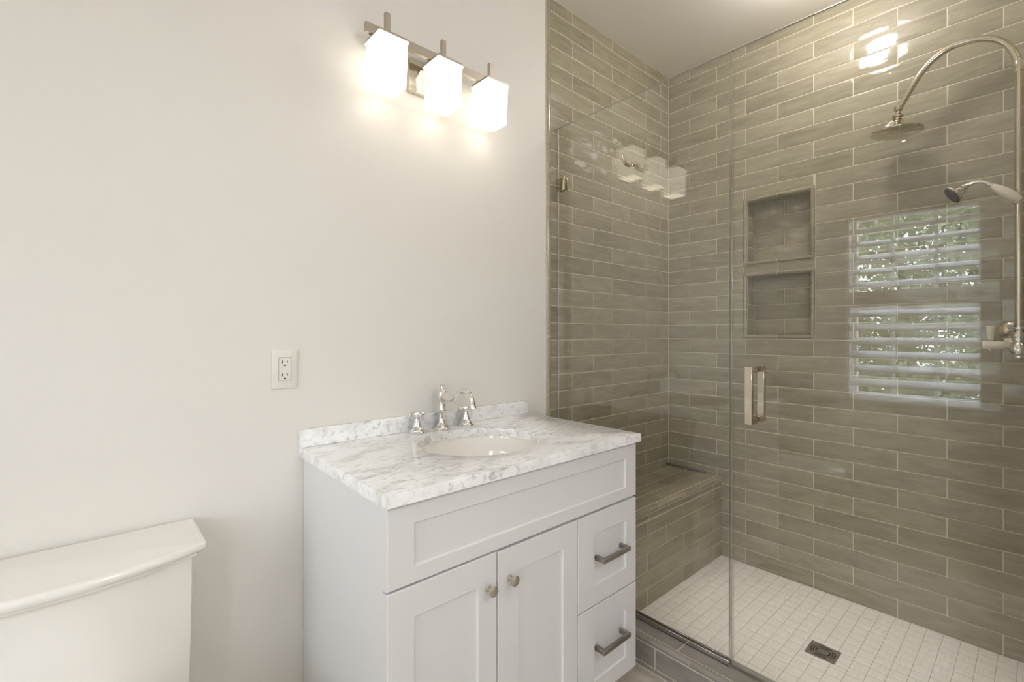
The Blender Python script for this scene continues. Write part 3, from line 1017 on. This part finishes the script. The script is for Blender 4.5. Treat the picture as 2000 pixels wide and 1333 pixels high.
# ------------------------------------------------------------------ outlet
ox0, ox1, oz0, oz1 = -2.1530, -2.0822, 1.0540, 1.1685
out = thing('electrical_outlet', ((ox0 + ox1) / 2, 0, oz0), 'white rectangular electrical outlet on the wall left of the vanity', 'outlet')
b = B(); box(b, ox0, -.006, oz0, ox1, -.0003, oz1, .0022, 2)
mesh_obj('wall_plate', b, M_plastic, out)
cxo, czo = (ox0 + ox1) / 2, (oz0 + oz1) / 2
b = B()
box(b, cxo - .0168, -.0066, czo - .0335, cxo + .0168, -.0060, czo + .0335, 0, mi=1)
box(b, cxo - .0163, -.0082, czo - .0330, cxo + .0163, -.0063, czo + .0330, .0008, 1)
box(b, cxo - .0163, -.0084, czo - .004, cxo + .0163, -.0080, czo + .004, .0002, 1)
rec = mesh_obj('receptacle', b, [M_plastic, M_dark], out)
b = B()
for zc in (czo + .0185, czo - .0190):
    for q in (0, 1, 2):
        b = B()
        if q == 0: box(b, cxo - .0075, -.0087, zc - .002, cxo - .0058, -.0081, zc + .0060, 0)
        if q == 1: box(b, cxo + .0058, -.0087, zc - .001, cxo + .0073, -.0081, zc + .0055, 0)
        if q == 2: lathe(b, [(.0026, 0), (.0026, .0007), (0, .0007)], 16, (cxo, -.0081, zc - .0085), (0, -1, 0))
        mesh_obj('socket_slot' if q < 2 else 'ground_hole', b, M_dark, rec)

# ------------------------------------------------------------------ vanity light
LY = -.080
lite = thing('vanity_light', (-1.62, 0, 2.08), 'three-shade vanity wall light with brushed metal bar, lit', 'wall light')
b = B(); box(b, -1.722, -.022, 2.052, -1.522, -.0005, 2.165, .004, 2)
mesh_obj('backplate', b, M_polnick, lite)
b = B()
box(b, -1.9020, LY + .006, 2.1530, -1.3160, LY + .020, 2.1840, .0008, 1)
mesh_obj('crossbar', b, M_satin, lite)
b = B()
for dx in (-.03, .03):
    b = B()
    tube(b, [(-1.62 + dx, -.020, 2.095), (-1.62 + dx, -.045, 2.100), (-1.62 + dx, -.062, 2.115), (-1.62 + dx, -.066, 2.140), (-1.62 + dx, -.069, 2.160)], .006, 14, smoothn=5)
    mesh_obj('support_arm', b, M_polnick, lite)
for k, cx_ in enumerate((-1.8345, -1.6240, -1.4140)):
    zt_, zb_ = 2.1380 + .003 * k, 1.9920 + .004 * k
    b = B()
    def sqr(h, z, r=.003):
        p = []
        for qx_, qy_, a0 in ((1, 1, 0), (-1, 1, PI / 2), (-1, -1, PI), (1, -1, 3 * PI / 2)):
            for j in range(4):
                a = a0 + j * PI / 6
                p.append((cx_ + qx_ * (h - r) + math.cos(a) * r, LY + qy_ * (h - r) + math.sin(a) * r, z))
        return p
    loft(b, [sqr(.0515, zt_), sqr(.0515, zt_ - .0045), sqr(.0488, zt_ - .006), sqr(.0455, zb_ + .002), sqr(.0445, zb_)], smooth=False, cap1=False)
    vs = [b.verts.new(p) for p in sqr(.0440, zb_ + .0005)]
    f = b.faces.new(vs); f.material_index = 1
    o = mesh_obj('shade', b, [M_shade, M_shadeb], lite)
    tag(o, 'glowing square frosted glass shade')
    b = B()
    box(b, cx_ - .0495, LY - .0495, zt_ + .0004, cx_ + .0495, LY + .0495, zt_ + .0095, .001, 1)
    box(b, cx_ - .012, LY - .012, zt_ + .0095, cx_ + .012, LY + .012, zt_ + .026, .001, 1)
    mesh_obj('shade_cap', b, M_satin, o)
    b = B()
    box(b, cx_ - .0085, LY - .0085, zt_ + .02, cx_ + .0085, LY + .0055, 2.2320, .0008, 1)
    mesh_obj('post', b, M_satin, lite)

# ------------------------------------------------------------------ toilet
TCX = -2.592
toi = thing('toilet', (TCX, -.35, 0), 'white two-piece toilet against the wall left of the vanity', 'toilet')
def bow(hw, yb, ymid, yedge, z, n=28, r=.012):
    """outline of tank or lid: straight back at yb, bowed front"""
    P = []
    P.append((TCX + hw - .004, yb, z)); P.append((TCX + hw, yb - .004, z))
    P.append((TCX + hw, yedge + r, z)); P.append((TCX + hw - r * .3, yedge + r * .3, z))
    for k in range(n + 1):
        t = 1 - 2 * k / n
        x = t * (hw - r)
        P.append((TCX + x, ymid + (yedge - ymid) * abs(t) ** 2.2, z))
    P.append((TCX - hw + r * .3, yedge + r * .3, z)); P.append((TCX - hw, yedge + r, z))
    P.append((TCX - hw, yb - .004, z)); P.append((TCX - hw + .004, yb, z))
    return P
b = B()
loft(b, [bow(.205, -.03, -.200, -.165, .385), bow(.2235, -.022, -.214, -.172, .392), bow(.2275, -.022, -.218, -.175, .405), bow(.2295, -.022, -.222, -.178, .5), bow(.2325, -.022, -.226, -.180, .7060)], smooth=True)
mesh_obj('tank', b, M_porc, toi)
b = B()
loft(b, [bow(.236, -.018, -.232, -.184, .7065), bow(.2415, -.014, -.2385, -.189, .7095), bow(.2430, -.013, -.240, -.190, .7165), bow(.2500, -.012, -.2480, -.1945, .7185), bow(.2560, -.011, -.2520, -.199, .7240),
         bow(.2565, -.010, -.2525, -.2005, .7300), bow(.2550, -.010, -.2505, -.1995, .7355), bow(.2520, -.012, -.2470, -.197, .7380), bow(.247, -.015, -.242, -.193, .7387)], smooth=True)
mesh_obj('tank_lid', b, M_porc, toi)
b = B()
def ov(cy, rx, ry, z, n=40):
    return [(TCX + rx * math.cos(2 * PI * k / n), cy + ry * math.sin(2 * PI * k / n) * (1.0 if math.sin(2 * PI * k / n) > 0 else 1.12), z) for k in range(n)]
loft(b, [ov(-.36, .115, .24, .0005), ov(-.36, .118, .245, .02), ov(-.36, .105, .22, .10), ov(-.38, .115, .21, .20), ov(-.42, .155, .215, .30), ov(-.45, .182, .228, .36), ov(-.455, .186, .232, .385), ov(-.455, .18, .226, .3895)])
box(b, TCX - .10, -.24, .2, TCX + .10, -.03, .3845, .01)
mesh_obj('bowl', b, M_porc, toi)
b = B()
loft(b, [ov(-.455, .184, .23, .390), ov(-.455, .188, .234, .396), ov(-.455, .188, .234, .406), ov(-.455, .184, .230, .4105), ov(-.455, .186, .232, .412), ov(-.455, .186, .232, .424), ov(-.455, .178, .224, .4305), ov(-.455, .12, .16, .4335)])
mesh_obj('seat_lid', b, M_porc, toi)
b = B()
lathe(b, [(.013, 0), (.013, .004), (.007, .006), (.007, .016)], 20, (TCX - .175, -.1995, .665), (0, -1, 0))
tube(b, [(TCX - .175, -.218, .665), (TCX - .14, -.226, .662), (TCX - .105, -.23, .659)], [.006, .0055, .007], 14)
mesh_obj('flush_lever', b, M_chrome, toi)

# ------------------------------------------------------------------ window with shutters (seen mirrored in the glass)
win = B()
wy0, wy1, wz0, wz1 = WY0, WY1, WZ0, WZ1
def frame_rect(bm, x0, x1, y0, y1, z0, z1, w_):
    box(bm, x0, y0, z0, x1, y0 + w_, z1); box(bm, x0, y1 - w_, z0, x1, y1, z1)
    box(bm, x0, y0 + w_, z0, x1, y1 - w_, z0 + w_); box(bm, x0, y0 + w_, z1 - w_, x1, y1 - w_, z1)
frame_rect(win, WX - .19, WX - .14, wy0, wy1, wz0, wz1, .03)
for k in (1, 2):
    y = wy0 + (wy1 - wy0) * k / 3
    box(win, WX - .178, y - .011, wz0 + .03, WX - .155, y + .011, wz1 - .03)
zm = (wz0 + wz1) / 2
box(win, WX - .185, wy0 + .03, zm - .022, WX - .15, wy1 - .03, zm + .022)
for z in (zm - .345, zm + .345):
    box(win, WX - .178, wy0 + .03, z - .010, WX - .155, wy1 - .03, z + .010)
wobj = struct('window_1', win, M_trimw, 'white sash window behind louvred shutters', 'window')
b = B(); box(b, WX - .169, wy0 + .03, wz0 + .03, WX - .165, wy1 - .03, wz1 - .03)
struct('window_glass', b, M_wglass, parent=wobj)
b = B()
for (y0, y1, z0, z1) in ((wy0 - .075, wy0, wz0 - .08, wz1 + .08), (wy1, wy1 + .075, wz0 - .08, wz1 + .08), (wy0, wy1, wz1, wz1 + .08), (wy0, wy1, wz0 - .08, wz0)):
    box(b, WX + .0005, y0, z0, WX + .016, y1, z1, .002, 1)
struct('window_casing', b, M_trimw, parent=wobj)

b = B()
frame_rect(b, WX - .16, WX - .11, W2Y0, W2Y1, WZ0, WZ1, .035)
box(b, WX - .155, W2Y0 + .035, zm - .02, WX - .12, W2Y1 - .035, zm + .02)
w2 = struct('fill_window', b, M_trimw, 'unseen white sash window added behind the viewpoint for daylight', 'window')  # unseen window, added so side daylight reaches cabinet and shower
b = B(); box(b, WX - .140, W2Y0 + .035, wz0 + .035, WX - .136, W2Y1 - .035, wz1 - .035)
struct('window_glass', b, M_wglass, parent=w2)

M_louv = mat('louvre_paint', srgb(240, 240, 240), .25, coat=1)
shut = thing('window_shutter', (WX - .03, (wy0 + wy1) / 2, wz0), 'white louvred plantation shutter in the window, reflected in the glass door', 'shutter')
b = B()
fx0, fx1 = WX - .04, WX - .012
box(b, fx0, wy0, wz0, fx1, wy0 + .012, wz1); box(b, fx0, wy1 - .012, wz0, fx1, wy1, wz1)
box(b, fx0, wy0 + .012, wz1 - .012, fx1, wy1 - .012, wz1); box(b, fx0, wy0 + .012, wz0, fx1, wy1 - .012, wz0 + .015)
box(b, fx0, wy0 + .012, 1.405, fx1, wy1 - .012, 1.520)
mesh_obj('shutter_frame', b, M_trimw, shut)
tilt = math.radians(27)
zs = [1.568 + .1005 * k for k in range(6)] + [.755 + .1005 * k for k in range(7)]
for z in zs:
    if z > 2.09: continue
    b = B()
    xc = WX - .026
    n = 12
    ringp = []
    for k in range(n * 2):
        a = 2 * PI * k / (n * 2)
        u, v = math.cos(a) * .054, math.sin(a) * .0055
        # inner edge (towards the room, +x) lower than the outer edge
        ringp.append((xc + u * math.cos(tilt) + v * math.sin(tilt), z - u * math.sin(tilt) + v * math.cos(tilt)))
    loft(b, [[(p[0], wy0 + .0135, p[1]) for p in ringp], [(p[0], wy1 - .0135, p[1]) for p in ringp]])
    mesh_obj('louvre', b, M_louv, shut)

# outdoors
def leaf_mat():
    m = mat('leaves', srgb(96, 124, 60), .5)
    n = noise(m, 3, detail=3)
    r = ramp(m, n.outputs['Fac'], [(.3, srgb(100, 116, 88)), (.7, srgb(160, 173, 136))])
    link(m, r.outputs[0], bsdf(m).inputs['Base Color'])
    return m
M_leaf = leaf_mat()
M_bark = mat('bark', srgb(96, 84, 70), .9)
M_lawn = mat('concrete_drive', srgb(205, 202, 195), .9)
b = B(); box(b, -30, -20, -.5, -3.79, 20, -.4)
tag(mesh_obj('ground', b, M_lawn), 'pale ground outside the window', 'ground', kind='structure')
def tree(x, y, h, r, lab, nleaf):
    t = thing('garden_tree', (x, y, -.4), lab, 'tree', 'trees outside the window')
    b = B()
    tube(b, [(x, y, -.4), (x + .05, y, h * .4), (x, y + .08, h * .8)], [.13, .09, .03], 12, smoothn=3)
    for k in range(7):
        a = k * 2.4
        z = h * (.25 + .08 * k)
        tube(b, [(x, y, z), (x + math.cos(a) * r * .5, y + math.sin(a) * r * .5, z + .3), (x + math.cos(a) * r * .85, y + math.sin(a) * r * .85, z + .5)], [.035, .02, .008], 8)
    mesh_obj('trunk', b, M_bark, t)
    b = B()
    for k in range(nleaf):
        u = random.uniform(-1, 1); a = random.uniform(0, 2 * PI); rr_ = r * random.uniform(.35, 1) ** .5
        lump = 1 + .25 * math.sin(3 * a + 5 * u)
        c = V(x + rr_ * lump * math.sqrt(1 - u * u) * math.cos(a), y + rr_ * lump * math.sqrt(1 - u * u) * math.sin(a), h * .55 + u * h * .5)
        d1_ = V(random.gauss(0, 1), random.gauss(0, 1), random.gauss(0, 1)).normalized()
        d2_ = d1_.orthogonal().normalized()
        s = random.uniform(.035, .062)
        b.faces.new([b.verts.new(c + d1_ * s), b.verts.new(c + d2_ * s * .5), b.verts.new(c - d1_ * s), b.verts.new(c - d2_ * s * .5)])
    mesh_obj('foliage', b, M_leaf, t, recalc=False)
tree(-9.5, 3.3, 3.0, 1.5, 'leafy garden tree seen mirrored at the far left of the window reflection', 9000)
tree(-8.2, -.15, 3.1, 1.6, 'leafy garden tree filling the middle of the window reflection', 19000)

# ------------------------------------------------------------------ added fill globe behind the camera, shower ceiling light, added spot
LX, LYc = -1.85, -2.30
cl = thing('fill_globe', (LX, LYc, ZC), 'unseen round opal fill globe on a stem, added behind the viewpoint', 'ceiling light')  # unseen lamp added to brighten the room and shower ceiling
b = B()
lathe(b, [(.075, 0), (.075, .012), (.06, .022), (.012, .028), (.010, .38), (.04, .385), (.07, .40), (.07, .42)], 40, (LX, LYc, ZC - .0002), (0, 0, -1))
mesh_obj('fill_globe_stem', b, M_nickel, cl)
b = B()
lathe(b, [(.069, .4205)] + [(.20 * math.sin(a), .59 - .17 * math.cos(a) + .02) for a in [math.radians(q) for q in range(22, 180, 8)]] + [(0, .78)], 40, (LX, LYc, ZC - .0002), (0, 0, -1), cap=False)
mesh_obj('globe', b, M_fill, cl)
rl_ = thing('shower_ceiling_light', (-.46, -.91, ZC), 'small round lit shower ceiling light, its drum deepened to brighten the ceiling', 'ceiling light')  # lamp placed from its tile highlight; drum depth shaped to brighten the ceiling
b = B(); lathe(b, [(.095, 0), (.095, .008), (.088, .012)], 40, (-.46, -.91, ZC - .0002), (0, 0, -1))
mesh_obj('lamp_base', b, M_trimw, rl_)
b = B(); lathe(b, [(.072, .0125), (.072, .115), (.066, .124), (.04, .128), (0, .129)], 40, (-.46, -.91, ZC - .0002), (0, 0, -1), cap=False)
mesh_obj('diffuser', b, M_lamp2, rl_)
sp = bpy.data.lights.new('shower_fill_spot', 'SPOT')  # fill spot added to lift the shower floor; no fixture belongs to it
sp.energy = SHOWER_SPOT
sp.color = (1, .96, .90)
sp.spot_size = math.radians(40)
sp.spot_blend = 1.0
sp.shadow_soft_size = .05
so = bpy.data.objects.new('shower_fill_spot', sp)
COL.objects.link(so)
so.location = (-.46, -.91, ZC - .15)
